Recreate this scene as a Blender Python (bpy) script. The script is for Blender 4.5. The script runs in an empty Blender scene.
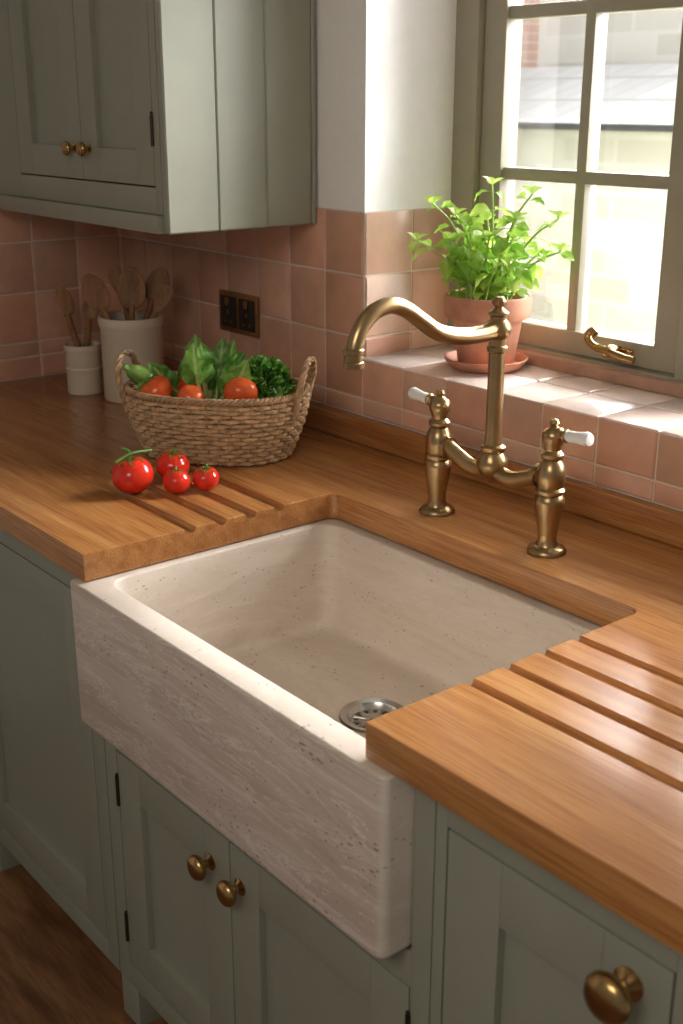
import bpy, bmesh, math, random
from mathutils import Vector, Matrix, Euler
random.seed(7)
PI=math.pi
SC=bpy.context.scene
COL=bpy.context.collection
V=Vector
# ------------------------------------------------------------------ materials
def newmat(name):
    m=bpy.data.materials.new(name); m.use_nodes=True
    nt=m.node_tree; b=nt.nodes['Principled BSDF']
    return m,nt,b
def N(nt,t,**k):
    n=nt.nodes.new(t)
    for a,v in k.items(): setattr(n,a,v)
    return n
def ramp(nt,stops):
    r=N(nt,'ShaderNodeValToRGB'); e=r.color_ramp.elements
    while len(e)<len(stops): e.new(.5)
    for i,(p,c) in enumerate(stops):
        e[i].position=p; e[i].color=(*c,1) if len(c)==3 else c
    return r
def coords(nt,scale=(1,1,1),rot=(0,0,0),kind='Object'):
    t=N(nt,'ShaderNodeTexCoord'); m=N(nt,'ShaderNodeMapping')
    m.inputs['Scale'].default_value=scale; m.inputs['Rotation'].default_value=rot
    nt.links.new(t.outputs[kind],m.inputs[0]); return m
def noise(nt,vec,scale,detail=4,rough=.5,dist=0):
    n=N(nt,'ShaderNodeTexNoise'); n.inputs['Scale'].default_value=scale; n.inputs['Detail'].default_value=detail
    n.inputs['Roughness'].default_value=rough; n.inputs['Distortion'].default_value=dist
    nt.links.new(vec.outputs[0],n.inputs['Vector']); return n
def bump(nt,b,src,strength=.2,dist=.002,prev=None):
    u=N(nt,'ShaderNodeBump'); u.inputs['Strength'].default_value=strength; u.inputs['Distance'].default_value=dist
    nt.links.new(src,u.inputs['Height'])
    if prev: nt.links.new(prev.outputs[0],u.inputs['Normal'])
    nt.links.new(u.outputs[0],b.inputs['Normal']); return u
def paint(name,c,rough=.5,var=.06,bs=.05,sc=30,metal=0):
    m,nt,b=newmat(name); co=coords(nt); n=noise(nt,co,sc,5,.6)
    lo=tuple(x*(1-var) for x in c); hi=tuple(min(1,x*(1+var)) for x in c)
    r=ramp(nt,[(.3,lo),(.7,hi)]); nt.links.new(n.outputs[0],r.inputs[0]); nt.links.new(r.outputs[0],b.inputs['Base Color'])
    b.inputs['Roughness'].default_value=rough; b.inputs['Metallic'].default_value=metal
    if bs: bump(nt,b,n.outputs[0],bs)
    return m
def wood(name,cols,scale=(2,28,28),rough=.38,nscale=1.6,bs=.08,fine=.55,r2lo=.40,coat=0):
    m,nt,b=newmat(name); co=coords(nt,scale)
    n1=noise(nt,co,nscale,4,.5,.5)
    co2=coords(nt,tuple(s*f for s,f in zip(scale,(3.2,9,9)) )); n2=noise(nt,co2,nscale,5,.65)
    co3=coords(nt,(1.0,3.0,3.0)); n3=noise(nt,co3,1.5,2)
    r=ramp(nt,[(.28,cols[0]),(.5,cols[1]),(.74,cols[2])]); nt.links.new(n1.outputs[0],r.inputs[0])
    r2=ramp(nt,[(r2lo,(.55,.44,.34)),(.53,(1,1,1))]); nt.links.new(n2.outputs[0],r2.inputs[0])
    r3=ramp(nt,[(.3,(.86,.81,.77)),(.7,(1.0,1.0,1.0))]); nt.links.new(n3.outputs[0],r3.inputs[0])
    mx=N(nt,'ShaderNodeMixRGB',blend_type='MULTIPLY'); mx.inputs[0].default_value=fine
    nt.links.new(r.outputs[0],mx.inputs[1]); nt.links.new(r2.outputs[0],mx.inputs[2])
    my=N(nt,'ShaderNodeMixRGB',blend_type='MULTIPLY'); my.inputs[0].default_value=1
    nt.links.new(mx.outputs[0],my.inputs[1]); nt.links.new(r3.outputs[0],my.inputs[2])
    nt.links.new(my.outputs[0],b.inputs['Base Color'])
    b.inputs['Roughness'].default_value=rough; bump(nt,b,n2.outputs[0],bs,.0006)
    if coat: b.inputs['Coat Weight'].default_value=coat; b.inputs['Coat Roughness'].default_value=.22
    return m
def attrmat(name,rough=.35,bs=.15,nsc=14,trans=0,mulvar=.12):
    m,nt,b=newmat(name); a=N(nt,'ShaderNodeAttribute'); a.attribute_name='Col'
    co=coords(nt); n=noise(nt,co,nsc,5,.6)
    r=ramp(nt,[(.25,(1-mulvar*1.8,)*3),(.75,(1+mulvar,)*3)]); nt.links.new(n.outputs[0],r.inputs[0])
    mx=N(nt,'ShaderNodeMixRGB',blend_type='MULTIPLY'); mx.inputs[0].default_value=1
    nt.links.new(a.outputs['Color'],mx.inputs[1]); nt.links.new(r.outputs[0],mx.inputs[2])
    nt.links.new(mx.outputs[0],b.inputs['Base Color']); b.inputs['Roughness'].default_value=rough
    if bs: bump(nt,b,n.outputs[0],bs)
    if trans:
        t=N(nt,'ShaderNodeBsdfTranslucent'); nt.links.new(mx.outputs[0],t.inputs[0])
        ms=N(nt,'ShaderNodeMixShader'); ms.inputs[0].default_value=trans
        nt.links.new(b.outputs[0],ms.inputs[1]); nt.links.new(t.outputs[0],ms.inputs[2])
        nt.links.new(ms.outputs[0],nt.nodes['Material Output'].inputs[0])
    return m
M={}
M['sage']=paint('sage_paint',(.285,.288,.222),.38,.03,.02,18)
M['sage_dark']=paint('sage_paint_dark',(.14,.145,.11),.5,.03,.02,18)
M['frame']=paint('window_paint',(.34,.305,.22),.4,.04,.02,20)
M['sillwood']=paint('sill_board_wood',(.46,.27,.18),.4,.12,.04,20)
M['plaster']=paint('plaster',(.90,.88,.84),.85,.02,.05,40)
M['ceil']=paint('ceiling_paint',(.8,.77,.72),.9,.02,.03,30)
M['worktop']=wood('oiled_oak',[(.37,.150,.043),(.49,.218,.067),(.60,.295,.103)],(1.5,24,24),.26,1.6,.04,.6,.40,.3)
M['floorwood']=wood('floor_oak',[(.12,.05,.018),(.22,.10,.04),(.32,.16,.07)],(3,14,14),.5)
M['spoon']=wood('spoon_wood',[(.20,.092,.033),(.31,.150,.056),(.42,.22,.090)],(20,20,4),.6)
M['tile']=attrmat('zellige_tile',.24,.2,11,0,.09)
M['leaf']=attrmat('leaf',.38,.2,60,.25,.12)
M['herb']=attrmat('herb_leaf',.42,.12,60,.58,.1)
def brass(name,c1,c2,rough,sc=26):
    m,nt,b=newmat(name); co=coords(nt); n=noise(nt,co,sc,3,.5)
    r=ramp(nt,[(.3,c1),(.65,c2)]); nt.links.new(n.outputs[0],r.inputs[0]); nt.links.new(r.outputs[0],b.inputs['Base Color'])
    b.inputs['Metallic'].default_value=1
    rr=N(nt,'ShaderNodeMapRange'); rr.inputs['To Min'].default_value=rough+.05; rr.inputs['To Max'].default_value=rough-.02
    nt.links.new(n.outputs[0],rr.inputs[0]); nt.links.new(rr.outputs[0],b.inputs['Roughness']); return m
M['brass']=brass('aged_brass',(.34,.23,.11),(.46,.32,.16),.28,14)
M['brass_knob']=brass('knob_brass',(.36,.215,.08),(.50,.32,.13),.24)
M['bronze']=brass('bronze_plate',(.34,.22,.10),(.46,.31,.14),.32)
M['steel']=paint('steel',(.62,.62,.61),.22,.05,0,30,1)
M['black']=paint('black_plastic',(.012,.011,.010),.35,.1,0)
M['dark_iron']=paint('dark_iron',(.06,.045,.03),.45,.1,0,30,.8)
M['porcelain']=paint('porcelain',(.85,.83,.79),.15,.02,0)
M['crock']=paint('crock_glaze',(.70,.60,.46),.36,.05,.03,12)
M['terra']=paint('terracotta',(.56,.25,.15),.78,.22,.15,22)
M['soil']=paint('soil',(.05,.03,.018),.95,.4,.8,90)
M['wicker']=paint('wicker',(.53,.355,.19),.6,.38,.3,70)
M['wicker_dark']=paint('wicker_handle',(.42,.26,.135),.6,.36,.3,60)
M['tomato']=paint('tomato_skin',(.70,.030,.012),.12,.12,0,9)
M['tomato_o']=paint('tomato_skin_orange',(.80,.12,.025),.16,.2,0,9)
M['calyx']=paint('calyx_green',(.10,.22,.03),.55,.2,.1,60)
M['stalk']=paint('pale_stalk',(.46,.58,.24),.45,.15,.05,40)
M['stem']=paint('herb_stem',(.34,.52,.10),.5,.15,.05,40)
M['cuke']=paint('courgette_skin',(.20,.34,.07),.35,.5,.1,35)
def travertine():
    m,nt,b=newmat('travertine')
    co=coords(nt,(1.3,2.6,11)); n=noise(nt,co,1.5,9,.66,1.3)
    rough=ramp(nt,[(.30,(.43,.33,.265)),(.43,(.54,.43,.355)),(.55,(.595,.485,.405)),(.70,(.71,.61,.525))])  # darker ramp for the apron, its shade put into the colour
    lit_stone=ramp(nt,[(.30,(.585,.49,.395)),(.43,(.645,.55,.455)),(.57,(.68,.59,.495)),(.72,(.735,.65,.56))])
    nt.links.new(n.outputs[0],rough.inputs[0]); nt.links.new(n.outputs[0],lit_stone.inputs[0])
    # apron's shade is painted in as a darker stone colour; rim and bowl paler
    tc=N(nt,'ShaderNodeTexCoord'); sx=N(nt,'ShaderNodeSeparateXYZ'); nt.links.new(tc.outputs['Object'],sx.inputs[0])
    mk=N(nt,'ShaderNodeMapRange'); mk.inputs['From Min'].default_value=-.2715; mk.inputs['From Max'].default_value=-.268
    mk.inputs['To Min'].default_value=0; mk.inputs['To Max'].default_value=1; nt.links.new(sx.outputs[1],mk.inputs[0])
    r=N(nt,'ShaderNodeMixRGB'); nt.links.new(mk.outputs[0],r.inputs[0]); nt.links.new(rough.outputs[0],r.inputs[1]); nt.links.new(lit_stone.outputs[0],r.inputs[2])
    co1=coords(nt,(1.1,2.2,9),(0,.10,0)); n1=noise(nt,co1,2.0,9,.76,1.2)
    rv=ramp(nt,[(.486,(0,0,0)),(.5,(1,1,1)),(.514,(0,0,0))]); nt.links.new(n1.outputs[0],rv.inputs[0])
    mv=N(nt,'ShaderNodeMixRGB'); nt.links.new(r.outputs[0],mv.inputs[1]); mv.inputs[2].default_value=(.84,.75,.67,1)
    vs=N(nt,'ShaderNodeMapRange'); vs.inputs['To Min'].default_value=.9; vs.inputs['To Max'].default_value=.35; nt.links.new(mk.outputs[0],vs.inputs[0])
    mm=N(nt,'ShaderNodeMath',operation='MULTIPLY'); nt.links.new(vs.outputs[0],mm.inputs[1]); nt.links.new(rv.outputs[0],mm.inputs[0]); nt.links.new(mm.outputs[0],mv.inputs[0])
    co2=coords(nt,(1,1,2.0)); vo=N(nt,'ShaderNodeTexVoronoi'); vo.inputs['Scale'].default_value=64; nt.links.new(co2.outputs[0],vo.inputs['Vector'])
    n3=noise(nt,co2,9,3,.6)
    th=N(nt,'ShaderNodeMapRange'); th.inputs['From Min'].default_value=.43; th.inputs['From Max'].default_value=.70
    th.inputs['To Min'].default_value=.04; th.inputs['To Max'].default_value=.27; nt.links.new(n3.outputs[0],th.inputs[0])
    lt=N(nt,'ShaderNodeMath',operation='LESS_THAN'); nt.links.new(vo.outputs['Distance'],lt.inputs[0]); nt.links.new(th.outputs[0],lt.inputs[1])
    mp=N(nt,'ShaderNodeMixRGB'); nt.links.new(mv.outputs[0],mp.inputs[1]); mp.inputs[2].default_value=(.29,.19,.125,1)
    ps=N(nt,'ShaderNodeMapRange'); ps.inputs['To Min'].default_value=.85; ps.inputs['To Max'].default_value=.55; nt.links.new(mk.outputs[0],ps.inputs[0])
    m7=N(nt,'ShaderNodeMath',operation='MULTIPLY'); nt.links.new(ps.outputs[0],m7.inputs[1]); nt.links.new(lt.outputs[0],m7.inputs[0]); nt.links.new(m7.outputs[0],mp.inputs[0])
    nt.links.new(mp.outputs[0],b.inputs['Base Color']); b.inputs['Roughness'].default_value=.38
    sb=N(nt,'ShaderNodeMath',operation='SUBTRACT'); nt.links.new(n.outputs[0],sb.inputs[0]); nt.links.new(lt.outputs[0],sb.inputs[1])
    bump(nt,b,sb.outputs[0],.28,.0018); return m
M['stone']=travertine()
def brickmat(name,c1,c2,mortar,scale,bw=.5,rh=.25,off=.5,ms=.02):
    m,nt,b=newmat(name); co=coords(nt,(1,1,1),(PI/2,0,0))
    t=N(nt,'ShaderNodeTexBrick'); t.offset=off
    t.inputs['Scale'].default_value=scale
    t.inputs['Color1'].default_value=(*c1,1); t.inputs['Color2'].default_value=(*c2,1); t.inputs['Mortar'].default_value=(*mortar,1)
    t.inputs['Mortar Size'].default_value=ms; t.inputs['Brick Width'].default_value=bw; t.inputs['Row Height'].default_value=rh
    nt.links.new(co.outputs[0],t.inputs['Vector']); nt.links.new(t.outputs[0],b.inputs['Base Color']); b.inputs['Roughness'].default_value=.9
    return m
M['extstone']=brickmat('garden_stone',(.55,.54,.49),(.42,.40,.35),(.50,.49,.46),1.3,.5,.2)
M['extbrick']=brickmat('red_brick',(.48,.27,.21),(.53,.33,.27),(.6,.55,.5),4,.5,.25)
M['slate']=brickmat('roof_slate',(.62,.62,.62),(.52,.53,.54),(.42,.42,.43),3,.5,.4)
M['gravel']=paint('gravel',(.45,.47,.30),.95,.3,.4,9)
def glass():
    m,nt,b=newmat('window_glass'); nt.nodes.remove(b)
    tr=N(nt,'ShaderNodeBsdfTransparent'); gl=N(nt,'ShaderNodeBsdfGlossy'); gl.inputs['Roughness'].default_value=.02
    f=N(nt,'ShaderNodeFresnel'); f.inputs[0].default_value=1.45; ms=N(nt,'ShaderNodeMixShader')
    nt.links.new(f.outputs[0],ms.inputs[0]); nt.links.new(tr.outputs[0],ms.inputs[1]); nt.links.new(gl.outputs[0],ms.inputs[2])
    nt.links.new(ms.outputs[0],nt.nodes['Material Output'].inputs[0]); return m
M['glass']=glass()
# ------------------------------------------------------------------ mesh helpers
def B(): return bmesh.new()
def box(bm,x0,x1,y0,y1,z0,z1,bev=.0,seg=2):
    r=bmesh.ops.create_cube(bm,size=1); vs=r['verts']
    for v in vs: v.co=V(((x0+x1)/2+v.co.x*(x1-x0),(y0+y1)/2+v.co.y*(y1-y0),(z0+z1)/2+v.co.z*(z1-z0)))
    if bev:
        es=list({e for v in vs for e in v.link_edges})
        bmesh.ops.bevel(bm,geom=es,offset=bev,segments=seg,profile=.7,affect='EDGES')
def lathe(bm,prof,mat=Matrix(),seg=32,wob=None):
    rings=[]
    for r,z in prof:
        if r<1e-6: rings.append([bm.verts.new(mat@V((0,0,z)))]); continue
        ring=[]
        for i in range(seg):
            a=2*PI*i/seg; rr=r*(wob(a,z) if wob else 1)
            ring.append(bm.verts.new(mat@V((rr*math.cos(a),rr*math.sin(a),z))))
        rings.append(ring)
    for a,b in zip(rings,rings[1:]):
        if len(a)==1 and len(b)==1: continue
        for i in range(seg):
            j=(i+1)%seg
            if len(a)==1: bm.faces.new((a[0],b[j],b[i]))
            elif len(b)==1: bm.faces.new((a[i],a[j],b[0]))
            else: bm.faces.new((a[i],a[j],b[j],b[i]))
def tube(bm,pts,rad,seg=10,closed=False):
    pts=[V(p) for p in pts]; n=len(pts)
    rr=rad if isinstance(rad,(list,tuple)) else [rad]*n
    def tang(i):
        if closed: return (pts[(i+1)%n]-pts[i-1]).normalized()
        return (pts[min(i+1,n-1)]-pts[max(i-1,0)]).normalized()
    t=tang(0); u=t.orthogonal().normalized(); rings=[]
    for i in range(n):
        t=tang(i); u=(u-t*u.dot(t)).normalized(); w=t.cross(u)
        rings.append([bm.verts.new(pts[i]+(u*math.cos(2*PI*k/seg)+w*math.sin(2*PI*k/seg))*rr[i]) for k in range(seg)])
    for i in range(n if closed else n-1):
        a,b=rings[i],rings[(i+1)%n]; off=0
        if closed and i==n-1:
            off=min(range(seg),key=lambda o:(a[0].co-b[o].co).length)
        for k in range(seg): bm.faces.new((a[k],a[(k+1)%seg],b[(k+1+off)%seg],b[(k+off)%seg]))
    if not closed:
        bm.faces.new(rings[0][::-1]); bm.faces.new(rings[-1])
def cat(pts,n=8):
    P=[V(p) for p in pts]; P=[2*P[0]-P[1]]+P+[2*P[-1]-P[-2]]; o=[]
    for i in range(1,len(P)-2):
        for k in range(n):
            t=k/n; a,b,c,d=P[i-1:i+3]
            o.append(.5*((2*b)+(c-a)*t+(2*a-5*b+4*c-d)*t*t+(3*b-a-3*c+d)*t**3))
    o.append(P[-2]); return o
BOXY={'door','side_panel','face_frame','pelmet','window_frame','casement','glazing_bars','upstand','plate','insert','switch','foot','sill_board'}
def obj(name,bm,mat,parent=None,smooth=True,ang=40,world=False):
    if world and parent is not None:
        bmesh.ops.translate(bm,verts=bm.verts,vec=-V(parent.matrix_basis.translation))
    bmesh.ops.recalc_face_normals(bm,faces=bm.faces)
    me=bpy.data.meshes.new(name); bm.to_mesh(me); bm.free()
    if smooth:
        for p in me.polygons: p.use_smooth=True
        me.set_sharp_from_angle(angle=math.radians(20 if name in BOXY else ang))
    me.materials.append(mat)
    o=bpy.data.objects.new(name,me); COL.objects.link(o)
    if parent is not None: o.parent=parent
    return o
def thing(name,label,catg,loc=(0,0,0),rz=0,group=None):
    o=bpy.data.objects.new(name,None); COL.objects.link(o); o.location=loc; o.rotation_euler=(0,0,rz); o.empty_display_size=.05
    o['label']=label; o['category']=catg
    if group: o['group']=group
    return o
def tag(o,label,catg,group=None):
    o['label']=label; o['category']=catg
    if group: o['group']=group
    return o
def struct(name,bm,mat,parent=None,**k):
    o=obj(name,bm,mat,parent,**k)
    if parent is None: o['kind']='structure'
    return o
# ------------------------------------------------------------------ measurements (worktop top is z=0)
W=.69; D=.7792; d=.2716; T=.0476; FL=-.93; LW=-1.25; RW=2.3; CE=1.5
S=.176; RX=-.24; WR=1.0; HEAD=1.18; WY=.27
YF=-.745
RT=V((.6313,.7755,0)); FW=V((-.7755,.6313,0))
# ------------------------------------------------------------------ room
b=B(); box(b,LW-.1,RW,-3.4,.3,FL-.05,FL)
floor=struct('floor',b,M['floorwood'],smooth=False)
b=B(); box(b,LW-.1,RW,-3.4,.4,CE,CE+.05); struct('ceiling',b,M['ceil'],smooth=False)
b=B()
box(b,LW-.1,RX,0,.36,FL,CE); box(b,WR,RW,0,.36,FL,CE); box(b,RX,WR,0,.36,FL,S-.012); box(b,RX,WR,0,.36,HEAD,CE)
wall_back=struct('wall_back',b,M['plaster'],smooth=False)
b=B(); box(b,LW-.1,LW,-3.4,0,FL,CE); wall_left=struct('wall_left',b,M['plaster'],smooth=False)
def tiles(bm,O,U,Vv,Nn,ul,vl,tint,grout,gap=.0035,h=.004,warm=.13):
    lay=bm.verts.layers.float_color.get('Col') or bm.verts.layers.float_color.new('Col')
    O=V(O);U=V(U);Vv=V(Vv);Nn=V(Nn)
    q=[bm.verts.new(O+U*a+Vv*c+Nn*.0012) for a,c in ((ul[0],vl[0]),(ul[-1],vl[0]),(ul[-1],vl[-1]),(ul[0],vl[-1]))]
    for v in q: v[lay]=(*grout,1)
    bm.faces.new(q)
    for a0,a1 in zip(ul,ul[1:]):
        for c0,c1 in zip(vl,vl[1:]):
            k=1+random.uniform(-warm,warm); w=random.uniform(-.06,.06)
            col=(tint[0]*k*(1+w*.4),tint[1]*k*(1-w),tint[2]*k*(1-w*1.4),1)
            g=gap/2; lo=[];hi=[];hm=[]
            for (a,c,sa,sc) in ((a0,c0,1,1),(a1,c0,-1,1),(a1,c1,-1,-1),(a0,c1,1,-1)):
                lo.append(bm.verts.new(O+U*(a+g*sa)+Vv*(c+g*sc)))
                hm.append(bm.verts.new(O+U*(a+(g+.0006)*sa)+Vv*(c+(g+.0006)*sc)+Nn*(h*.7)))
                hi.append(bm.verts.new(O+U*(a+(g+.003)*sa)+Vv*(c+(g+.003)*sc)+Nn*(h+random.uniform(-.0009,.0009))))
            for v in lo+hi+hm: v[lay]=col
            for r0,r1 in ((lo,hm),(hm,hi)):
                for i in range(4): bm.faces.new((r0[i],r0[(i+1)%4],r1[(i+1)%4],r1[i]))
            bm.faces.new(hi)
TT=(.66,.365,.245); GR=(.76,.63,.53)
def lines(a,b_,p):
    o=[a]; x=a+p
    while x<b_-.012:
        o.append(x); x+=p
    o.append(b_); return o
zl=[.0555,.092,.218,.344,.470]
b=B()
tiles(b,(RX,0,0),(-1,0,0),(0,0,1),(0,-1,0),lines(0,RX-LW,.1235),zl,TT,GR)
tiles(b,(RX,0,0),(1,0,0),(0,0,1),(0,-1,0),lines(0,RW-RX,.1235),[.0555,.092,S-.001],(.66,.385,.27),GR)
tiles(b,(RX,0,0),(0,1,0),(0,0,1),(1,0,0),[0,.128,.256],[S,.218,.344,.470],(.66,.39,.28),GR)
obj('tiling',b,M['tile'],wall_back,ang=30)
b=B(); tiles(b,(RX,-.004,S-.004),(1,0,0),(0,1,0),(0,0,1),lines(0,WR-RX,.1235),[0,.13,.262],(.80,.65,.57),GR,warm=.04)  # paler sill tint: bleaching by window light put into the tile colour
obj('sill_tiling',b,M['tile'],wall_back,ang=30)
b=B(); tiles(b,(LW,0,0),(0,-1,0),(0,0,1),(1,0,0),lines(0,1.4,.1235),[0]+zl,TT,GR)
obj('tiling',b,M['tile'],wall_left,ang=30)
# window
win=bpy.data.objects.new('window_1',None); COL.objects.link(win); win['kind']='structure'; win.location=(RX,WY,S)
b=B(); y0,y1=.235,.32
box(b,RX,-.175,y0,y1,S,HEAD,.004); box(b,.353,.407,y0,y1,S,HEAD,.004); box(b,.935,WR,y0,y1,S,HEAD,.004)
box(b,-.18,.94,y0+.001,y1,S+.018,.205,.004); box(b,-.18,.94,y0+.001,y1,1.14,HEAD,.004)
obj('window_frame',b,M['frame'],win,world=True)
b=B(); box(b,-.20,.96,y0-.020,y1-.01,S+.0005,.200,.005); obj('sill_board',b,M['sillwood'],win,world=True)
for x0,x1 in ((-.172,.350),(.410,.932)):
    b=B(); a,c=.25,.295
    box(b,x0,x0+.058,a,c,.208,1.137,.004); box(b,x1-.058,x1,a,c,.208,1.137,.004)
    box(b,x0+.05,x1-.05,a+.0007,c-.0007,.208,.252,.004); box(b,x0+.05,x1-.05,a+.0007,c-.0007,1.1,1.137,.004)
    cs=obj('casement',b,M['frame'],win,world=True)
    b=B(); xm=(x0+x1)/2
    box(b,xm-.012,xm+.012,a+.006,c-.004,.25,1.1,.005)
    for z in (.542,.842):
        box(b,x0+.055,xm-.006,a+.0068,c-.0048,z-.012,z+.012,.005); box(b,xm+.006,x1-.055,a+.0068,c-.0048,z-.012,z+.012,.005)
    bmesh.ops.translate(b,verts=b.verts,vec=-V((RX,WY,S))); obj('glazing_bars',b,M['frame'],cs)
    b=B(); box(b,x0+.05,x1-.05,.272,.275,.24,1.11)
    bmesh.ops.translate(b,verts=b.verts,vec=-V((RX,WY,S))); obj('pane',b,M['glass'],cs,smooth=False)
b=B(); box(b,.180,.250,.244,.25,.214,.238,.002)
hp=cat([(.275,.218,.226),(.255,.214,.228),(.230,.212,.233),(.208,.214,.237),(.186,.216,.238),(.168,.218,.246),(.162,.220,.258),(.170,.222,.266),(.179,.222,.260)],6)
tube(b,hp,[.0074]*len(hp),10)
lathe(b,[(0,-.012),(.009,-.012),(.012,0),(.010,.012),(.006,.014),(.006,.030)],Matrix.Translation((.216,.220,.235))@Matrix.Rotation(-PI/2,4,'X'),16)
obj('window_latch',b,M['brass_knob'],win,world=True)
# ------------------------------------------------------------------ worktop
def worktop():
    bm=B(); r=.018; pts=[(LW,-D),(0,-D)]
    for i in range(7):
        a=PI-(PI/2)*i/6; pts.append((r+r*math.cos(a),-d-r+r*math.sin(a)))
    for i in range(7):
        a=PI/2-(PI/2)*i/6; pts.append((W-r+r*math.cos(a),-d-r+r*math.sin(a)))
    pts+=[(W,-D),(2.1,-D),(2.1,0),(LW,0)]
    vs=[bm.verts.new((x,y,-T)) for x,y in pts]; f=bm.faces.new(vs)
    e=bmesh.ops.extrude_face_region(bm,geom=[f]); tv=[g for g in e['geom'] if isinstance(g,bmesh.types.BMVert)]
    bmesh.ops.translate(bm,verts=tv,vec=(0,0,T))
    bmesh.ops.recalc_face_normals(bm,faces=bm.faces)
    es=[ed for ed in bm.edges if len(ed.link_faces)==2 and ed.calc_face_angle(0)>.6]
    bmesh.ops.bevel(bm,geom=es,offset=.0025,segments=3,profile=.5,affect='EDGES')
    o=obj('worktop',bm,M['worktop'],ang=30)
    runs=[(y,-.38,.03,.0120) for y in (-.580,-.518,-.456,-.394)]+[(y,1.13,.66,.0092) for y in (-.612,-.545,-.478,-.411)]
    for (y,xa,xb,hw0) in runs:
        cb=B(); s=1 if xb>xa else -1
        secs=[(xa,.0006,hw0*.45),(xa+s*.006,.0036,hw0*.85),(xa+s*.02,.0056,hw0),(xb,.0098,hw0)]
        rings=[]
        for (x,dep,hw) in secs:
            rings.append([cb.verts.new((x,y+a*hw,z)) for a,z in ((-1.0,.004),(-1.0,0.0002),(-.90,-dep*.50),(-.72,-dep*.85),(-.4,-dep),(.4,-dep),(.72,-dep*.85),(.90,-dep*.50),(1.0,.0002),(1.0,.004))])
        for p,q in zip(rings,rings[1:]):
            n=len(p)
            for i in range(n): cb.faces.new((p[i],p[(i+1)%n],q[(i+1)%n],q[i]))
        cb.faces.new(rings[0]); cb.faces.new(rings[-1][::-1])
        c=obj('cutter',cb,M['worktop'],smooth=False)
        for solver in ('MANIFOLD','EXACT'):
            try:
                md=o.modifiers.new('b','BOOLEAN'); md.operation='DIFFERENCE'; md.object=c; md.solver=solver
                bpy.context.view_layer.update()
                dg=bpy.context.evaluated_depsgraph_get(); me=bpy.data.meshes.new_from_object(o.evaluated_get(dg))
                o.modifiers.clear()
                if len(me.vertices)>len(o.data.vertices)+6: o.data=me; break
            except Exception: o.modifiers.clear()
        bpy.data.objects.remove(c)
    for p in o.data.polygons: p.use_smooth=True
    o.data.set_sharp_from_angle(angle=math.radians(28))
    return o
wt=worktop(); tag(wt,'oiled oak worktop with drainage grooves running round the stone sink','worktop')
b=B(); box(b,LW+.006,2.1,-.021,-.0005,.0005,.0545,.002); up_=obj('upstand',b,M['worktop']); tag(up_,'long low oak upstand strip under the pink tiles of the window wall','upstand')
# ------------------------------------------------------------------ sink
def rring(bm,x0,x1,y0,y1,r,z,k=7):
    o=[]
    for i,(cx,cy) in enumerate(((x1-r,y1-r),(x0+r,y1-r),(x0+r,y0+r),(x1-r,y0+r))):
        for j in range(k):
            a=PI/2*i+PI/2*j/(k-1); o.append(bm.verts.new((cx+r*math.cos(a),cy+r*math.sin(a),z)))
    return o
zb=-.306
sink=thing('sink','pale pink beige travertine farmhouse sink with deep front apron','sink',(.37,-.52,zb))
DR=V((.341,-.463))
b=B(); ox0,ox1,oy0,oy1=-.035,.738,-.792,-.258; zt=-.0495
R=[]
def ins(e,r,z): R.append(rring(b,ox0+e,ox1-e,oy0+e,oy1-e,r,z))
ins(.014,.008,zb); ins(.005,.012,zb+.002); ins(.0012,.016,zb+.006); ins(0,.017,zb+.012)
ins(0,.013,zt-.005); ins(.0008,.0125,zt-.002); ins(.0022,.011,zt-.0006); ins(.004,.010,zt)
ix0,ix1,iy0,iy1=.014,.706,-.746,-.292
def inn(e,r,z): R.append(rring(b,ix0+e,ix1-e,iy0+e,iy1-e,r,z))
inn(-.0035,.037,zt); inn(-.0012,.035,zt-.0008); inn(0,.034,zt-.0035); inn(.004,.034,zt-.06); inn(.010,.034,zt-.14)
zf=-.244
for i in range(0,8):
    a=PI/2*i/7; inn(.013+.022*(1-math.cos(a)),.034,zf+.022*(1-math.sin(a)))
for rad,z in ((.068,zf-.003),(.057,zf-.005),(.054,zf-.008),(.054,zf-.03)):
    ring=[]
    for i in range(4):
        for j in range(7):
            a=PI/2*i+PI/2*(j+.5)/7; ring.append(b.verts.new((DR.x+rad*math.cos(a),DR.y+rad*math.sin(a),z)))
    R.append(ring)
for p,q in zip(R,R[1:]):
    n=len(p)
    for i in range(n): b.faces.new((p[i],p[(i+1)%n],q[(i+1)%n],q[i]))
b.faces.new(R[0]); b.faces.new(R[-1])
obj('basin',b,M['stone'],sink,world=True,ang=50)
dm=Matrix.Translation((DR.x,DR.y,zf-.005))@Matrix.Diagonal((1.16,1.16,1,1))
b=B(); lathe(b,[(.028,-.012),(.034,-.006),(.038,.001),(.047,.003),(.0455,.0005),(.0455,-.02),(.028,-.022),(.028,-.012)],dm,40); 
dr=obj('drain',b,M['steel'],sink,world=True)
b=B(); lathe(b,[(0,.0),(.006,.0),(.007,-.006),(.034,-.008),(.034,-.011),(0,-.011)],dm,36)
for i in range(12):
    a=2*PI*i/12
    m=dm@Matrix.Rotation(a,4,'Z')@Matrix.Translation((.020,0,-.0075))
    bmesh.ops.create_cube(b,size=1,matrix=m@Matrix.Diagonal((.018,.0022,.004,1)))
bmesh.ops.translate(b,verts=b.verts,vec=-V(sink.location)); obj('strainer',b,M['steel'],dr)
b=B()
for i in range(12):
    a=2*PI*(i+.5)/12; m=dm@Matrix.Rotation(a,4,'Z')@Matrix.Translation((.020,0,-.0074))
    bmesh.ops.create_cube(b,size=1,matrix=m@Matrix.Diagonal((.016,.0045,.0008,1)))
bmesh.ops.translate(b,verts=b.verts,vec=-V(sink.location)); obj('strainer_slots',b,M['black'],dr)
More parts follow.
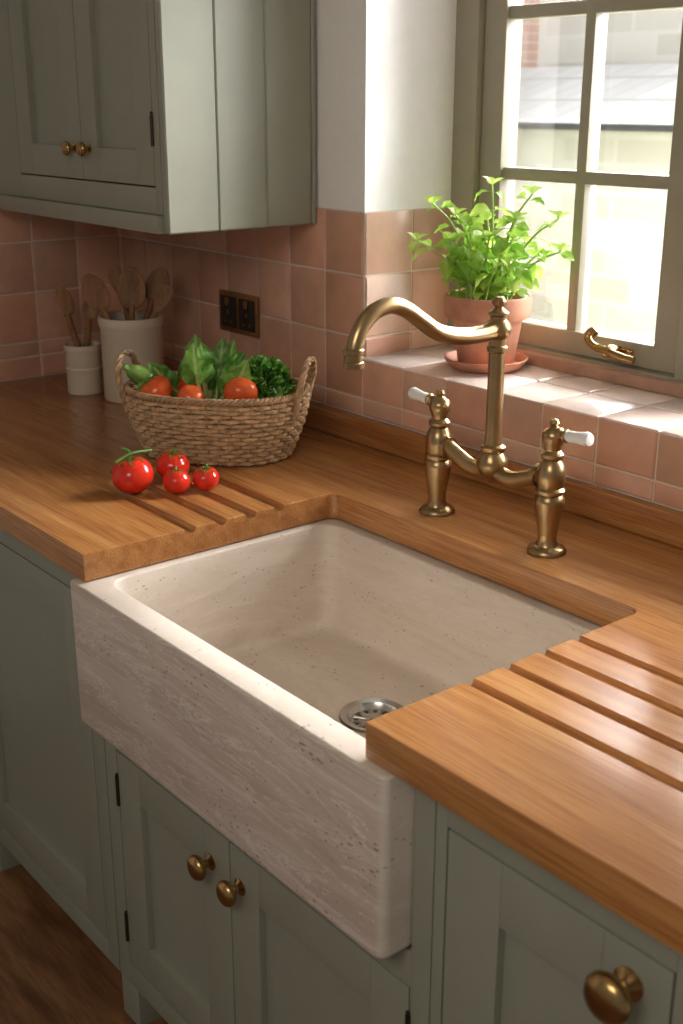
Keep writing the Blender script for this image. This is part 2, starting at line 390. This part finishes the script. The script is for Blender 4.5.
# ------------------------------------------------------------------ cabinets
def knob_bm(s=1.0):
    b=B(); m=Matrix.Rotation(PI/2,4,'X')
    lathe(b,[(0,0),(.0135*s,0),(.0135*s,.002*s),(.010*s,.004*s),(.0065*s,.007*s),(.006*s,.012*s),(.009*s,.015*s),(.017*s,.018*s),(.0205*s,.023*s),(.0205*s,.027*s),(.017*s,.032*s),(.010*s,.035*s),(0,.036*s)],m,32)
    return b
def door(par,x0,x1,z0,z1,yf,kx=None,kz=None,ks=1,st=.072,hinge=None,mat='sage'):
    L=V(par.location); b=B(); t=.02
    box(b,x0,x0+st,yf,yf+t,z0,z1,.0018); box(b,x1-st,x1,yf,yf+t,z0,z1,.0018)
    box(b,x0+st,x1-st,yf,yf+t,z0,z0+st,.0018); box(b,x0+st,x1-st,yf,yf+t,z1-st,z1,.0018)
    box(b,x0+st-.004,x1-st+.004,yf+.012,yf+t-.001,z0+st-.004,z1-st+.004)
    o=obj('door',b,M[mat],par,world=True)
    if kx is not None:
        k=knob_bm(ks); bmesh.ops.translate(k,verts=k.verts,vec=V((kx,yf,kz))-L); obj('knob',k,M['brass_knob'],o)
    for hx,hz in (hinge or []):
        h=B(); lathe(h,[(0,-.028),(.004,-.028),(.004,.028),(0,.028)],Matrix.Translation((hx,yf-.001,hz)),12)
        lathe(h,[(0,.028),(.003,.029),(.0035,.033),(0,.035)],Matrix.Translation((hx,yf-.001,hz)),12)
        bmesh.ops.translate(h,verts=h.verts,vec=-L); obj('hinge',h,M['dark_iron'],o)
    return o
def foot(par,x0,x1,z1):
    b=B(); box(b,x0,x1,YF,YF+.06,FL,z1,.003); obj('foot',b,M['sage'],par,world=True)
zt2=-.0485; GC_='base cabinets'
su=thing('base_cabinet','sage green two door cabinet directly beneath the stone sink','cabinet',(.37,-.4,FL),0,GC_)
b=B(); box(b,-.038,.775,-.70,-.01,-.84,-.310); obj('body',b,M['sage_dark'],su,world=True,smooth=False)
b=B(); box(b,-.038,-.0,YF,YF+.045,-.845,-.308,.0015); box(b,.741,.775,YF,YF+.045,-.845,zt2-.0005,.0015)
box(b,0,.741,YF,YF+.045,-.359,-.308,.0015); box(b,0,.741,YF,YF+.045,-.845,-.80,.0015)
obj('face_frame',b,M['sage'],su,world=True)
door(su,.003,.3405,-.797,-.362,YF,.289,-.425,1.0,hinge=[(.0015,-.44),(.0015,-.72)])
door(su,.3435,.738,-.797,-.362,YF,.369,-.425,1.0,hinge=[(.7395,-.43),(.7395,-.72)])
foot(su,-.036,.025,-.846); foot(su,.715,.773,-.846)
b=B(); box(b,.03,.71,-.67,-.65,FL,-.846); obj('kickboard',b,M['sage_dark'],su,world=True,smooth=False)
lu=thing('base_cabinet','sage green cabinet at the far left under the grooved drainer','cabinet',(-.35,-.4,FL),0,GC_)
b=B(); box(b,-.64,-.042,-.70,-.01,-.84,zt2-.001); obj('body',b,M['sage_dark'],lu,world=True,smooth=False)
b=B(); box(b,-.64,-.60,YF,YF+.045,-.845,zt2,.0015); box(b,-.082,-.042,YF,YF+.045,-.845,zt2,.0015)
box(b,-.60,-.082,YF,YF+.045,-.105,zt2,.0015); box(b,-.60,-.082,YF,YF+.045,-.845,-.80,.0015); obj('face_frame',b,M['sage'],lu,world=True)
door(lu,-.597,-.085,-.797,-.108,YF,-.555,-.2)
foot(lu,-.64,-.58,-.846)
b=B(); box(b,-.57,-.045,-.67,-.65,FL,-.846); obj('kickboard',b,M['sage_dark'],lu,world=True,smooth=False)
ru=thing('base_cabinet','sage green cabinet right of the sink with one large brass knob','cabinet',(1.0,-.4,FL),0,GC_)
b=B(); box(b,.779,1.14,-.70,-.01,-.84,zt2-.001); obj('body',b,M['sage_dark'],ru,world=True,smooth=False)
b=B(); box(b,.777,.795,YF,YF+.045,-.845,zt2,.0015); box(b,1.105,1.14,YF,YF+.045,-.845,zt2,.0015)
box(b,.795,1.105,YF,YF+.045,-.1,zt2,.0015); box(b,.795,1.105,YF,YF+.045,-.845,-.80,.0015); obj('face_frame',b,M['sage'],ru,world=True)
door(ru,.798,1.102,-.797,-.103,YF,1.054,-.145,1.32,st=.082)
foot(ru,.779,.84,-.846)
b=B(); box(b,.85,1.13,-.67,-.65,FL,-.846); obj('kickboard',b,M['sage_dark'],ru,world=True,smooth=False)
# wall cabinet
ZC=.4366; YC=-.3637; XC=-.386
wc=thing('wall_cabinet','sage green wall cabinet with planked side and two small brass knobs','cabinet',(-.72,-.18,ZC))
b=B(); box(b,-1.24,XC-.02,YC+.045,-.006,ZC+.02,1.45); obj('body',b,M['sage'],wc,world=True,smooth=False)
b=B()
ys=[YC+.0,-.248,-.1315,-.018,-.006]
for p,q in zip(ys,ys[1:]): box(b,XC-.02,XC,p+.0003,q-.0003,ZC,1.45,.0032 if q-p>.05 else .002,1)
obj('side_panel',b,M['sage'],wc,world=True)
b=B(); box(b,XC-.042,XC-.0205,YC,YC+.044,ZC+.035,1.45,.0015); box(b,-1.24,-1.02,YC,YC+.044,ZC+.035,1.45,.0015)
box(b,-1.02,XC-.042,YC,YC+.044,ZC+.035,.521,.0015); box(b,-1.02,XC-.042,YC,YC+.044,1.40,1.45,.0015); obj('face_frame',b,M['sage'],wc,world=True)
b=B(); box(b,-1.24,XC-.0205,YC-.012,YC+.02,ZC,ZC+.034,.003); obj('pelmet',b,M['sage'],wc,world=True)
door(wc,-1.018,-.7195,.524,1.398,YC,-.752,.585,.72,st=.065)
door(wc,-.7165,XC-.044,.524,1.398,YC,-.686,.585,.72,st=.065,hinge=[(XC-.043,.625),(XC-.043,1.25)])
# ------------------------------------------------------------------ tap
tap=thing('bridge_tap','aged brass bridge tap with swan neck spout and white lever handles','tap',(.3225,-.198,.0003))
b=B(); lathe(b,[(0,.084),(.006,.085),(.009,.090),(.015,.095),(.022,.103),(.026,.113),(.025,.125),(.018,.136),(.021,.140),(.021,.146),(.0155,.150),(.0136,.165),(.0130,.30),(.0165,.303),(.0165,.309),(.0135,.312),(.0135,.322),(.018,.326),(.022,.337),(.018,.348),(.013,.353),(.013,.358),(.0165,.361),(.0165,.364),(.010,.369),(.0065,.372),(.011,.377),(.0115,.382),(.007,.388),(0,.389)],Matrix(),32)
obj('column',b,M['brass'],tap)
b=B(); sp=cat([(0,0,.338),(0,-.04,.334),(0,-.08,.335),(0,-.128,.346),(0,-.165,.368),(0,-.195,.387),(0,-.225,.397),(0,-.257,.391),(0,-.280,.373),(0,-.292,.35),(0,-.296,.328)],6)
tube(b,sp,[.0145-.0022*min(1,i/30) for i in range(len(sp))],18)
s=obj('spout',b,M['brass'],tap)
b=B(); lathe(b,[(0,.313),(.0115,.313),(.0155,.315),(.0155,.322),(.0135,.324),(.0135,.334),(.0158,.336),(.0158,.341),(.0122,.343)],Matrix.Translation((0,-.296,0)),24); obj('nozzle',b,M['brass'],s)
b=B(); br=cat([(-.128,0,.122),(-.105,0,.121),(-.075,0,.110),(-.045,0,.100),(-.018,0,.103),(0,0,.112),(.018,0,.103),(.045,0,.100),(.075,0,.110),(.105,0,.121),(.128,0,.122)],5)
tube(b,br,[.0136+.0035*max(0,(abs(p.x)-.095)/.033) for p in br],16)
for sx in (-1,1): lathe(b,[(0,-.004),(.0185,-.004),(.0185,.003),(0,.004)],Matrix.Translation((sx*.101,0,.1205))@Matrix.Rotation(PI/2,4,'Y'),20)
obj('bridge',b,M['brass'],tap)
for sx in (-1,1):
    b=B(); lathe(b,[(0,0),(.031,0),(.031,.004),(.027,.009),(.018,.012),(.0145,.020),(.0150,.032),(.0195,.058),(.0235,.082),(.0235,.09),(.019,.096),(.0235,.099),(.0235,.104),(.020,.108),(.0225,.118),(.0225,.134),(.0185,.146),(.014,.152),(.0185,.157),(.0185,.162),(.013,.168),(.0135,.174),(.0175,.182),(.0185,.190),(.0165,.198),(.010,.203),(.006,.206),(.0085,.211),(.006,.216),(0,.218)],Matrix.Translation((sx*.1265,0,0)),28)
    lg=obj('leg',b,M['brass'],tap)
    m=Matrix.Translation((sx*.1265,0,.193))@Matrix.Rotation(sx*(PI/2-.08),4,'Y')@Matrix.Diagonal((1.1,1.1,.80,1))
    b=B(); lathe(b,[(0,0),(.010,0),(.010,.018),(.007,.022),(.008,.028),(.0095,.030),(.0095,.034),(.006,.035),(.0,.035)],m,20); hd=obj('lever_neck',b,M['brass'],lg)
    b=B(); lathe(b,[(0,.034),(.007,.034),(.0085,.040),(.0082,.055),(.0095,.072),(.0105,.082),(.0085,.089),(0,.092)],m,20); obj('porcelain_lever',b,M['porcelain'],lg)
# ------------------------------------------------------------------ socket
so=thing('wall_socket','bronze double socket with black inserts on the pink tiles','socket',(-.68,-.0045,.165))
b=B(); box(b,-.757,-.601,-.0125,-.0055,.166,.260,.003); obj('plate',b,M['bronze'],so,world=True)
for cx in (-.7165,-.6415):
    b=B(); box(b,cx-.031,cx+.031,-.0145,-.0125,.177,.249,.0008); f=obj('insert',b,M['black'],so,world=True)
    b=B(); box(b,cx-.003,cx+.003,-.0152,-.0144,.208,.218); box(b,cx-.014,cx-.008,-.0152,-.0144,.188,.192); box(b,cx+.008,cx+.014,-.0152,-.0144,.188,.192)
    bmesh.ops.translate(b,verts=b.verts,vec=-V(so.location)); obj('pin_holes',b,M['bronze'],f,smooth=False)
    b=B(); box(b,cx-.007,cx+.007,-.0185,-.0148,.228,.246,.0015); obj('switch',b,M['bronze'],so,world=True)
# ------------------------------------------------------------------ leaves helper
def leaf(bm,lay,base,direc,up,L,Wd,cols,curl=.3,ruf=0,fr=6,nl=9,nw=4,fold=.25,shape=.8,vein=0,ex=.75):
    base=V(base); t=V(direc).normalized(); n=(V(up)-t*V(up).dot(t))
    if n.length<1e-3: n=t.orthogonal()
    n.normalize(); s=t.cross(n); ph=random.uniform(0,6)
    pos=base.copy(); rows=[]
    for i in range(nl+1):
        u=i/nl; w=Wd*.5*(math.sin(PI*min(1,u**shape))**ex if 0<u<1 else 0)+.0006
        row=[]
        for j in range(-nw,nw+1):
            k=j/nw; off=s*(k*w)+n*(abs(k)*w*fold)
            if ruf: off+=n*(math.sin(fr*u*PI*2+ph+(1.3 if k>0 else 0))*ruf*abs(k)**1.5*math.sin(PI*u))
            a=abs(k); mixf=min(1,a*4)
            if vein:
                vv=math.cos((u-a*.22)*PI*2*5); mixf=mixf*(1-vein*max(0,vv)**2)
                off+=n*(-.0009*max(0,vv)*(1-a))
            v=bm.verts.new(pos+off)
            v[lay]=(*[cols[0][c]*(1-mixf)+cols[1][c]*mixf for c in range(3)],1) if nw>2 else (*cols[1],1)
            row.append(v)
        rows.append(row)
        pos=pos+t*(L/nl); q=Matrix.Rotation(-curl/nl,3,s); t=q@t; n=q@n
    for a,c in zip(rows,rows[1:]):
        for j in range(len(a)-1): bm.faces.new((a[j],a[j+1],c[j+1],c[j]))
def leafbm():
    b=B(); return b,b.verts.layers.float_color.new('Col')
# ------------------------------------------------------------------ potted herb
PX,PY=-.015,.128
b=B(); lathe(b,[(0,.0),(.060,0),(.070,.004),(.082,.018),(.084,.022),(.080,.022),(.068,.008),(0,.007)],Matrix(),40)
sc_=obj('saucer',b,M['terra']); sc_.location=(PX,PY,S+.001); tag(sc_,'terracotta saucer under the potted herb on the tiled sill','saucer')
ph=thing('potted_herb','terracotta pot of bright green leafy herb on the window sill','potted plant',(PX,PY,S+.0085))
b=B(); lathe(b,[(0,0),(.052,0),(.055,.003),(.069,.094),(.070,.096),(.064,.096),(.06,.08),(0,.08)],Matrix(),40)
pt=obj('pot',b,M['terra'],ph)
b=B(); lathe(b,[(.0705,.094),(.081,.095),(.083,.099),(.086,.134),(.084,.138),(.078,.138),(.073,.126),(.0695,.096),(.0705,.094)],Matrix(),40); obj('pot_rim',b,M['terra'],pt)
b=B(); lathe(b,[(0,.128),(.04,.127),(.072,.123),(.072,.118),(0,.118)],Matrix(),30); obj('soil',b,M['soil'],ph)
bs_=B()
bl,lay=leafbm()
GC=[((.54,.72,.22),(.42,.66,.10)),((.60,.76,.24),(.54,.74,.14)),((.46,.64,.17),(.30,.54,.065))]
random.seed(41)
stems=[]
for i in range(13):
    a=2*PI*i/13+random.uniform(-.2,.2); rad=random.uniform(.01,.055)
    lean=random.uniform(.15,.85); h=random.uniform(.05,.15)*(1.15-.3*lean)
    ex=RT.x*math.cos(a)*.105*lean+FW.x*math.sin(a)*.05*lean; ey=RT.y*math.cos(a)*.105*lean+FW.y*math.sin(a)*.05*lean
    stems.append(((rad*math.cos(a),rad*math.sin(a)),(ex,ey),h))
stems+= [((0,.01),(-.012,0),.220),((.02,.0),(.03,.015),.160),((-.02,.0),tuple((RT*-.10)[:2]),.185),((.02,-.01),tuple((RT*.12)[:2]),.160),((.01,-.01),tuple((RT*.075)[:2]),.205),((-.01,-.01),tuple((RT*-.055)[:2]),.165),((.03,-.01),tuple((RT*.12)[:2]),.10),((-.03,-.01),tuple((RT*-.115)[:2]),.115)]
for si,((bx,by),(ex,ey),h) in enumerate(stems):
    pts=cat([(bx,by,.124),(bx+ex*.25,by+ey*.25,.124+h*.4),(bx+ex*.6,by+ey*.6,.124+h*.78),(bx+ex,min(by+ey,.085),.124+h)],7)
    tube(bs_,pts,[.0028-.0012*k/len(pts) for k in range(len(pts))],6)
    n=len(pts)
    for k in range(4,n,5 if h>.15 else 4):
        p=pts[k]; az=random.uniform(0,PI)
        for sgn in (0,PI):
            dv=V((math.cos(az+sgn),math.sin(az+sgn),random.uniform(-.45,.6)))
            L=random.uniform(.030,.050)*(1 if k<n-5 else .8)
            if p.y+dv.normalized().y*(L+.01)>.098: dv.y=-abs(dv.y)*.6
            pe=p+dv.normalized()*.009; tube(bs_,[p,pe],.0009,5)
            leaf(bl,lay,pe-dv.normalized()*.001,dv,V((random.uniform(-.3,.8),random.uniform(-1.1,.1),1)),L,L*.62,random.choice(GC),random.uniform(.5,1.6),.0018,3,9,3,.25,.70,0,1.05)
    for q in range(3):
        dv=V((math.cos(q*2.1+h*40),math.sin(q*2.1+h*40)*.7,.8)); leaf(bl,lay,pts[-1],dv,(.2,-.4,1),.027,.016,GC[1],.6,0,3,6,3,.2,.7,0,1.1)
obj('stems',bs_,M['stem'],ph); obj('foliage',bl,M['herb'],ph,ang=180)
# ------------------------------------------------------------------ crocks and spoons
def crock(loc,r,h,label):
    t=thing('utensil_crock',label,'crock',loc,0,'stoneware utensil crocks')
    b=B(); lathe(b,[(0,0),(r*.93,0),(r*.97,.004),(r*.97,h*.86),(r*1.0,h*.88),(r*1.03,h*.92),(r*1.02,h),(r*.94,h),(r*.91,h*.95),(r*.90,.01),(0,.01)],Matrix(),44)
    obj('body',b,M['crock'],t); return t
c1=V((-.885,-.178,.0005)); c2=V((-1.01,-.245,.0005))
crock(c1,.075,.198,'large cream stoneware crock holding wooden spoons')
t2=crock(c2,.044,.120,'small cream crock left of the large spoon crock')
b=B(); lathe(b,[(.0426,.058),(.0442,.060),(.0442,.064),(.0426,.066)],Matrix(),40); obj('raised_band',b,M['crock'],t2)
def spoon(c,base_off,tip_off,z0,z1,label,kind,hw=.026,hl=.042,name='wooden_spoon'):
    p0=c+RT*base_off[0]+FW*base_off[1]+V((0,0,z0)); p1=c+RT*tip_off[0]+FW*tip_off[1]+V((0,0,z1))
    t=thing(name,label,'utensil',p0,0,'wooden utensils in the crocks'); ax=(p1-p0); L=ax.length; ax.normalize()
    yv=(FW-ax*FW.dot(ax)).normalized(); xv=yv.cross(ax)
    R3=Matrix((xv,yv,ax)).transposed().to_4x4()
    b=B(); nn=14
    tube(b,[R3@V((0,0,L*k/nn)) for k in range(nn+1)],[.0072+.0012*math.sin(k/nn*PI) for k in range(nn+1)],10); obj('handle',b,M['spoon'],t)
    b=B()
    if kind=='spoon':
        r=bmesh.ops.create_uvsphere(b,u_segments=24,v_segments=14,radius=1)
        for v in r['verts']:
            x,y,z=v.co; yy=y*.010
            if y<0: yy=y*.010+ .011*max(0,1-(x*x+z*z))
            v.co=R3@V((x*hw*(1-.12*z),yy,z*hl+L+hl*.75))
    else:
        pr=[(-.30,-.2),(-.6,.35),(-.9,.9),(-1,1.5),(-.95,2.0),(-.6,2.25),(0,2.32),(.6,2.25),(.95,2.0),(1,1.5),(.9,.9),(.6,.35),(.30,-.2)]
        fs=[]
        for yy in (-.003,.003): fs.append([b.verts.new(R3@V((x*hw,yy,L+z*hl))) for x,z in pr])
        b.faces.new(fs[0]); b.faces.new(fs[1][::-1]); n=len(pr)
        for i in range(n): b.faces.new((fs[0][i],fs[0][(i+1)%n],fs[1][(i+1)%n],fs[1][i]))
    obj('head',b,M['spoon'],t)
spoon(c1,(.03,-.038),(-.060,-.034),.015,.225,'wooden spoon leaning left, frontmost on the left of the large crock','spoon',.030,.046)
spoon(c1,(0,-.012),(.005,-.005),.015,.225,'broad wooden spoon standing upright in the middle of the large crock','spoon',.034,.050)
spoon(c1,(-.03,.012),(.052,.018),.015,.235,'wooden spoon leaning right in the large crock behind the spatula','spoon',.028,.045)
spoon(c1,(-.04,-.026),(.064,-.022),.015,.212,'rounded wooden spatula leaning out to the right of the large crock','spat',.018,.030,'wooden_spatula')
spoon(c1,(.03,.035),(-.03,.045),.015,.245,'thin wooden spatula standing at the back of the large crock','spat',.018,.028,'wooden_spatula')
spoon(c2,(.015,-.01),(-.030,-.008),.015,.195,'wooden spoon leaning left in the small crock','spoon',.024,.038)
spoon(c2,(-.01,.012),(.018,.015),.015,.18,'small wooden spoon upright in the small crock','spoon',.020,.034)
# ------------------------------------------------------------------ basket
BA=math.radians(40); bc=V((-.354,-.288,.0005)); BH=.132
bk=thing('wicker_basket','oval wicker basket with two loop handles full of vegetables','basket',bc,BA)
def bo(th,z,dr=0):
    k=z/BH; s=math.sin(min(1,k)*PI*.5)
    a=.143+.038*s+dr; c=.098+.030*s+dr
    return V((a*math.copysign(abs(math.cos(th))**.9,math.cos(th)),c*math.copysign(abs(math.sin(th))**.9,math.sin(th)),z))
b=B(); NS=50
for k in range(14):
    n=NS*5; pts=[bo(2*PI*i/n,.006+.0090*k+.0010*math.sin(i*.11+k),.0040*math.cos(NS/2*(2*PI*i/n)+k*PI)) for i in range(n)]
    tube(b,pts,.0042,6,True)
obj('weave',b,M['wicker'],bk)
b=B()
for i in range(NS):
    th=2*PI*i/NS; tube(b,[bo(th,z,0) for z in (.002,.04,.08,.11,BH)],.0026,6)
obj('stakes',b,M['wicker_dark'],bk)
b=B(); pr=[bo(2*PI*i/48,.004,-.004) for i in range(48)]; lo=[b.verts.new(p) for p in pr]; hi=[b.verts.new(p+V((0,0,.006))) for p in pr]
b.faces.new(lo[::-1]); b.faces.new(hi)
for i in range(48): b.faces.new((lo[i],lo[(i+1)%48],hi[(i+1)%48],hi[i]))
obj('base',b,M['wicker'],bk)
b=B()
for s in range(3):
    n=360; pts=[]
    for i in range(n):
        th=2*PI*i/n; ph_=34*th+s*2*PI/3; pts.append(bo(th,BH+.003+.0040*math.sin(ph_),.0040*math.cos(ph_)))
    tube(b,pts,.0037,6,True)
obj('rim',b,M['wicker_dark'],bk)
for sx in (-1,1):
    b=B(); arc=cat([(sx*.170,-.052,.09),(sx*.178,-.056,.13),(sx*.186,-.054,.160),(sx*.190,-.034,.188),(sx*.191,0,.197),(sx*.190,.034,.188),(sx*.186,.054,.160),(sx*.178,.056,.13),(sx*.170,.052,.09)],10)
    for s in range(3):
        pts=[]
        for i,p in enumerate(arc):
            t=(arc[min(i+1,len(arc)-1)]-arc[max(i-1,0)]).normalized(); u=V((1,0,0)); w=t.cross(u).normalized(); a=i*.42+s*2*PI/3
            pts.append(p+(u*math.cos(a)+w*math.sin(a))*.0036)
        tube(b,pts,.0039,7)
    obj('handle',b,M['wicker_dark'],bk)
# ------------------------------------------------------------------ tomatoes
def tomato(loc,r,label,mat='tomato',tilt=(0,0,0),group=None,stem=True):
    t=thing('tomato',label,'tomato',loc,0,group); t.rotation_euler=tilt
    b=B(); prof=[]
    for i in range(19):
        a=-PI/2+PI*i/18; rr=math.cos(a)*r; z=math.sin(a)*r*.88
        if a>.9: z-= r*.16*((a-.9)/(PI/2-.9))**2
        prof.append((max(rr,0),z+r*.88))
    prof[0]=(0,prof[0][1]); prof[-1]=(0,prof[-1][1])
    lathe(b,prof,Matrix(),36,lambda a,z:1+.018*math.cos(5*a)*(z/(2*r)+.2)); obj('flesh',b,M[mat],t,ang=180)
    if stem:
        b,l=leafbm(); zt_=r*1.62
        for i in range(6):
            a=2*PI*i/6+.3; leaf(b,l,(0,0,zt_),(math.cos(a),math.sin(a),.25),(0,0,1),r*.72,r*.2,[(.10,.20,.03),(.12,.26,.04)],.9,0,3,6,3)
        obj('calyx',b,M['leaf'],t,ang=180)
        b=B(); tube(b,cat([(0,0,zt_-.002),(.001,0,zt_+r*.15),(.004,.002,zt_+r*.34)],4),.0022,8); obj('stalk',b,M['calyx'],t)
    return t
G='loose tomatoes beside the basket'
t1=tomato((-.226,-.553,.001),.0385,'largest loose red tomato with green vine stem, at the left on the worktop',tilt=(.12,-.08,.4),group=G)
tomato((-.253,-.462,.001),.032,'second largest loose red tomato, behind the two cherry tomatoes',tilt=(.1,.12,1),group=G)
tomato((-.172,-.499,.001),.0255,'small red cherry tomato in front, nearest the drainage grooves',tilt=(-.1,.1,2),group=G)
tomato((-.162,-.442,.001),.0250,'small red cherry tomato at the right end of the loose group',tilt=(.15,.1,.2),group=G)
b=B(); tube(b,cat([(-.010,-.028,.068),(-.004,-.012,.072),(.004,.002,.075),(.012,.022,.072),(.018,.045,.066)],6),.0024,8); tube(b,cat([(.004,.002,.075),(-.008,.006,.080),(-.018,.004,.082)],5),.0022,8); obj('vine',b,M['calyx'],t1)
def inb(a,bb,z): return bc+RT*a+FW*bb+V((0,0,z))
GB='tomatoes inside the basket'
tomato(inb(-.100,-.034,.110),.034,'orange red tomato at the left end inside the basket','tomato_o',(.5,-.3,0),GB)
tomato(inb(-.052,-.058,.108),.027,'smaller orange red tomato second from left inside the basket','tomato_o',(.3,.3,1),GB,stem=False)
tomato(inb(.048,-.064,.110),.035,'orange red tomato under the curly greens inside the basket','tomato_o',(-.5,.5,1.4),GB,stem=False)
tomato(inb(-.062,-.004,.112),.028,'red tomato half hidden behind the others inside the basket','tomato',(.3,.3,2),GB,stem=False)
b=B(); lathe(b,[(0,-.05),(.012,-.048),(.017,-.03),(.019,.0),(.018,.03),(.013,.045),(.006,.052),(.006,.062),(0,.063)],Matrix(),20,lambda a,z:1+.05*math.cos(8*a))
cg=obj('courgette',b,M['cuke']); cg.location=inb(-.138,.008,.148); cg.rotation_euler=(.9,-.5,.3); tag(cg,'green courgette end poking up by the left basket handle','courgette')
random.seed(21)
sb=thing('spinach_bunch','large leafy spinach bunch standing up in the basket middle','leafy vegetable',inb(-.016,.020,.070))
bl,lay=leafbm(); bs2=B()
SPC=[((.46,.60,.25),(.13,.33,.04)),((.48,.62,.25),(.19,.41,.055)),((.40,.54,.20),(.08,.24,.028))]
for i in range(26):
    tall=i<7
    a=random.uniform(-1,1)*(.55 if tall else 1); f=random.uniform(-1,.7)
    dv=V(RT*(a*(.45 if tall else .80))+FW*(f*.35))+V((0,0,random.uniform(.95,1.3) if tall else random.uniform(.65,1.2)-.25*abs(a))); dv.normalize()
    p0=V(RT*(a*.03)+FW*(f*.02)); ls=random.uniform(.075,.092) if tall else random.uniform(.045,.075)
    p1=p0+dv*ls; tube(bs2,cat([p0,p0+dv*ls*.5+V((0,0,.003)),p1+dv*.02],4),[.0036]*5+[.003]*4,8)
    leaf(bl,lay,p1-dv*.004,dv,FW*-1+RT*random.uniform(-.7,.7)+V((0,0,.5)),random.uniform(.070,.094),random.uniform(.042,.058),SPC[i%3],random.uniform(.1,.7),.0055,2.5,24,6,.16,.72,.35,.9)
obj('leaves',bl,M['leaf'],sb,ang=180); obj('stalks',bs2,M['stalk'],sb)
kl=thing('curly_kale','bunch of dark curly kale at the right end of the basket','leafy vegetable',inb(.092,.008,.092))
bl,lay=leafbm(); bs2=B(); KC=[((.26,.46,.10),(.11,.32,.033)),((.32,.52,.12),(.19,.44,.052)),((.2,.38,.07),(.065,.21,.023))]
for i in range(230):
    a=random.uniform(0,2*PI); el=random.uniform(.1,1.45); dv=V(RT*math.cos(a)*math.cos(el)+FW*math.sin(a)*math.cos(el))+V((0,0,math.sin(el)))
    c=V(RT*(math.cos(a)*.054*math.cos(el))+FW*(math.sin(a)*.046*math.cos(el)))+V((0,0,.030+.062*math.sin(el)))
    leaf(bl,lay,c-dv*.012,dv,V((random.uniform(-1,1),random.uniform(-1,1),1)),random.uniform(.016,.030),random.uniform(.022,.034),KC[i%3],random.uniform(.2,1.6),.007,4,10,4,.2,.55)
for i in range(8):
    a=2*PI*i/8; tube(bs2,[(0,0,0),V(RT*math.cos(a)*.05+FW*math.sin(a)*.04)+V((0,0,.07))],.003,8)
obj('leaves',bl,M['leaf'],kl,ang=180); obj('stalks',bs2,M['stalk'],kl)
# ------------------------------------------------------------------ outside
b=B(); box(b,-9,5,.4,9,FL-.15,FL-.1); struct('ground',b,M['gravel'],smooth=False)
ob=thing('outbuilding','low pale stone outbuilding with slate lean-to roof seen through the window','building',(-3,4.6,FL-.1))
b=B(); box(b,-6,2,4.0,4.3,FL-.1,.60); obj('wall',b,M['extstone'],ob,world=True,smooth=False)
b=B(); vs=[b.verts.new(p) for p in ((-6.1,3.85,.60),(2.1,3.85,.60),(2.1,5.0,.92),(-6.1,5.0,.92),(-6.1,3.85,.55),(2.1,3.85,.55),(2.1,5.0,.87),(-6.1,5.0,.87))]
for f in ((0,1,2,3),(7,6,5,4),(0,4,5,1),(1,5,6,2),(2,6,7,3),(3,7,4,0)): b.faces.new([vs[i] for i in f])
obj('roof',b,M['slate'],ob,world=True,smooth=False)
b=B(); box(b,-6.1,2.1,3.78,3.86,.54,.58,.015); obj('gutter',b,M['steel'],ob,world=True)
hb=thing('house','taller pale stone house wall with brick corner beyond the lean-to','building',(-3,5.4,FL-.1))
b=B(); box(b,-7,3,5.3,5.6,FL-.1,3.4); obj('wall',b,M['extstone'],hb,world=True,smooth=False)
b=B(); box(b,-5.2,-4.6,5.2,5.32,FL-.1,3.4); obj('brick_pier',b,M['extbrick'],hb,world=True,smooth=False)
# ------------------------------------------------------------------ light
def area(name,loc,target,sx,sy,en,col):
    l=bpy.data.lights.new(name,'AREA'); l.shape='RECTANGLE'; l.size=sx; l.size_y=sy; l.energy=en; l.color=col
    o=bpy.data.objects.new(name,l); COL.objects.link(o); o.location=loc
    o.rotation_euler=(V(target)-V(loc)).to_track_quat('-Z','Y').to_euler(); return o
area('daylight',(-.2,2.3,2.2),(.3,-.2,.1),4.4,2.0,1250,(.985,.99,1.0))
area('daylight_side',(1.5,1.7,1.35),(-.3,-.3,.3),1.9,1.9,400,(.99,.99,1.0))
area('garden_fill',(-2.5,1.3,3.4),(-3.2,4.8,.4),3,2,260,(1,.99,.98))  # unseen area light added outside to brighten the outbuilding
area('room_fill',(1.3,-2.2,1.42),(.4,-.6,-.2),1.0,1.0,18,(1.0,.92,.82))  # unseen fill added behind the camera to lift the sink apron
w=bpy.data.worlds.new('w'); SC.world=w; w.use_nodes=True; bg=w.node_tree.nodes['Background']; bg.inputs[0].default_value=(1,.98,.95,1); bg.inputs[1].default_value=.17
# ------------------------------------------------------------------ camera
y,p,r=.8875,.3294,.0024
fw=V((-math.sin(y)*math.cos(p),math.cos(y)*math.cos(p),-math.sin(p))); rt=V((math.cos(y),math.sin(y),0)); up=rt.cross(fw)
rt2=rt*math.cos(r)+up*math.sin(r); up2=rt2.cross(fw)
cd=bpy.data.cameras.new('camera'); co=bpy.data.objects.new('camera',cd); COL.objects.link(co)
co.matrix_world=Matrix(((rt2.x,up2.x,-fw.x,1.6181),(rt2.y,up2.y,-fw.y,-1.5704),(rt2.z,up2.z,-fw.z,.6717),(0,0,0,1)))
cd.sensor_fit='VERTICAL'; cd.sensor_height=24; cd.lens=1190.92*24/1024; cd.clip_start=.02
cd.dof.use_dof=True; cd.dof.focus_distance=2.0; cd.dof.aperture_fstop=4.0
SC.camera=co
SC.view_settings.view_transform='Standard'
SC.view_settings.exposure=.16
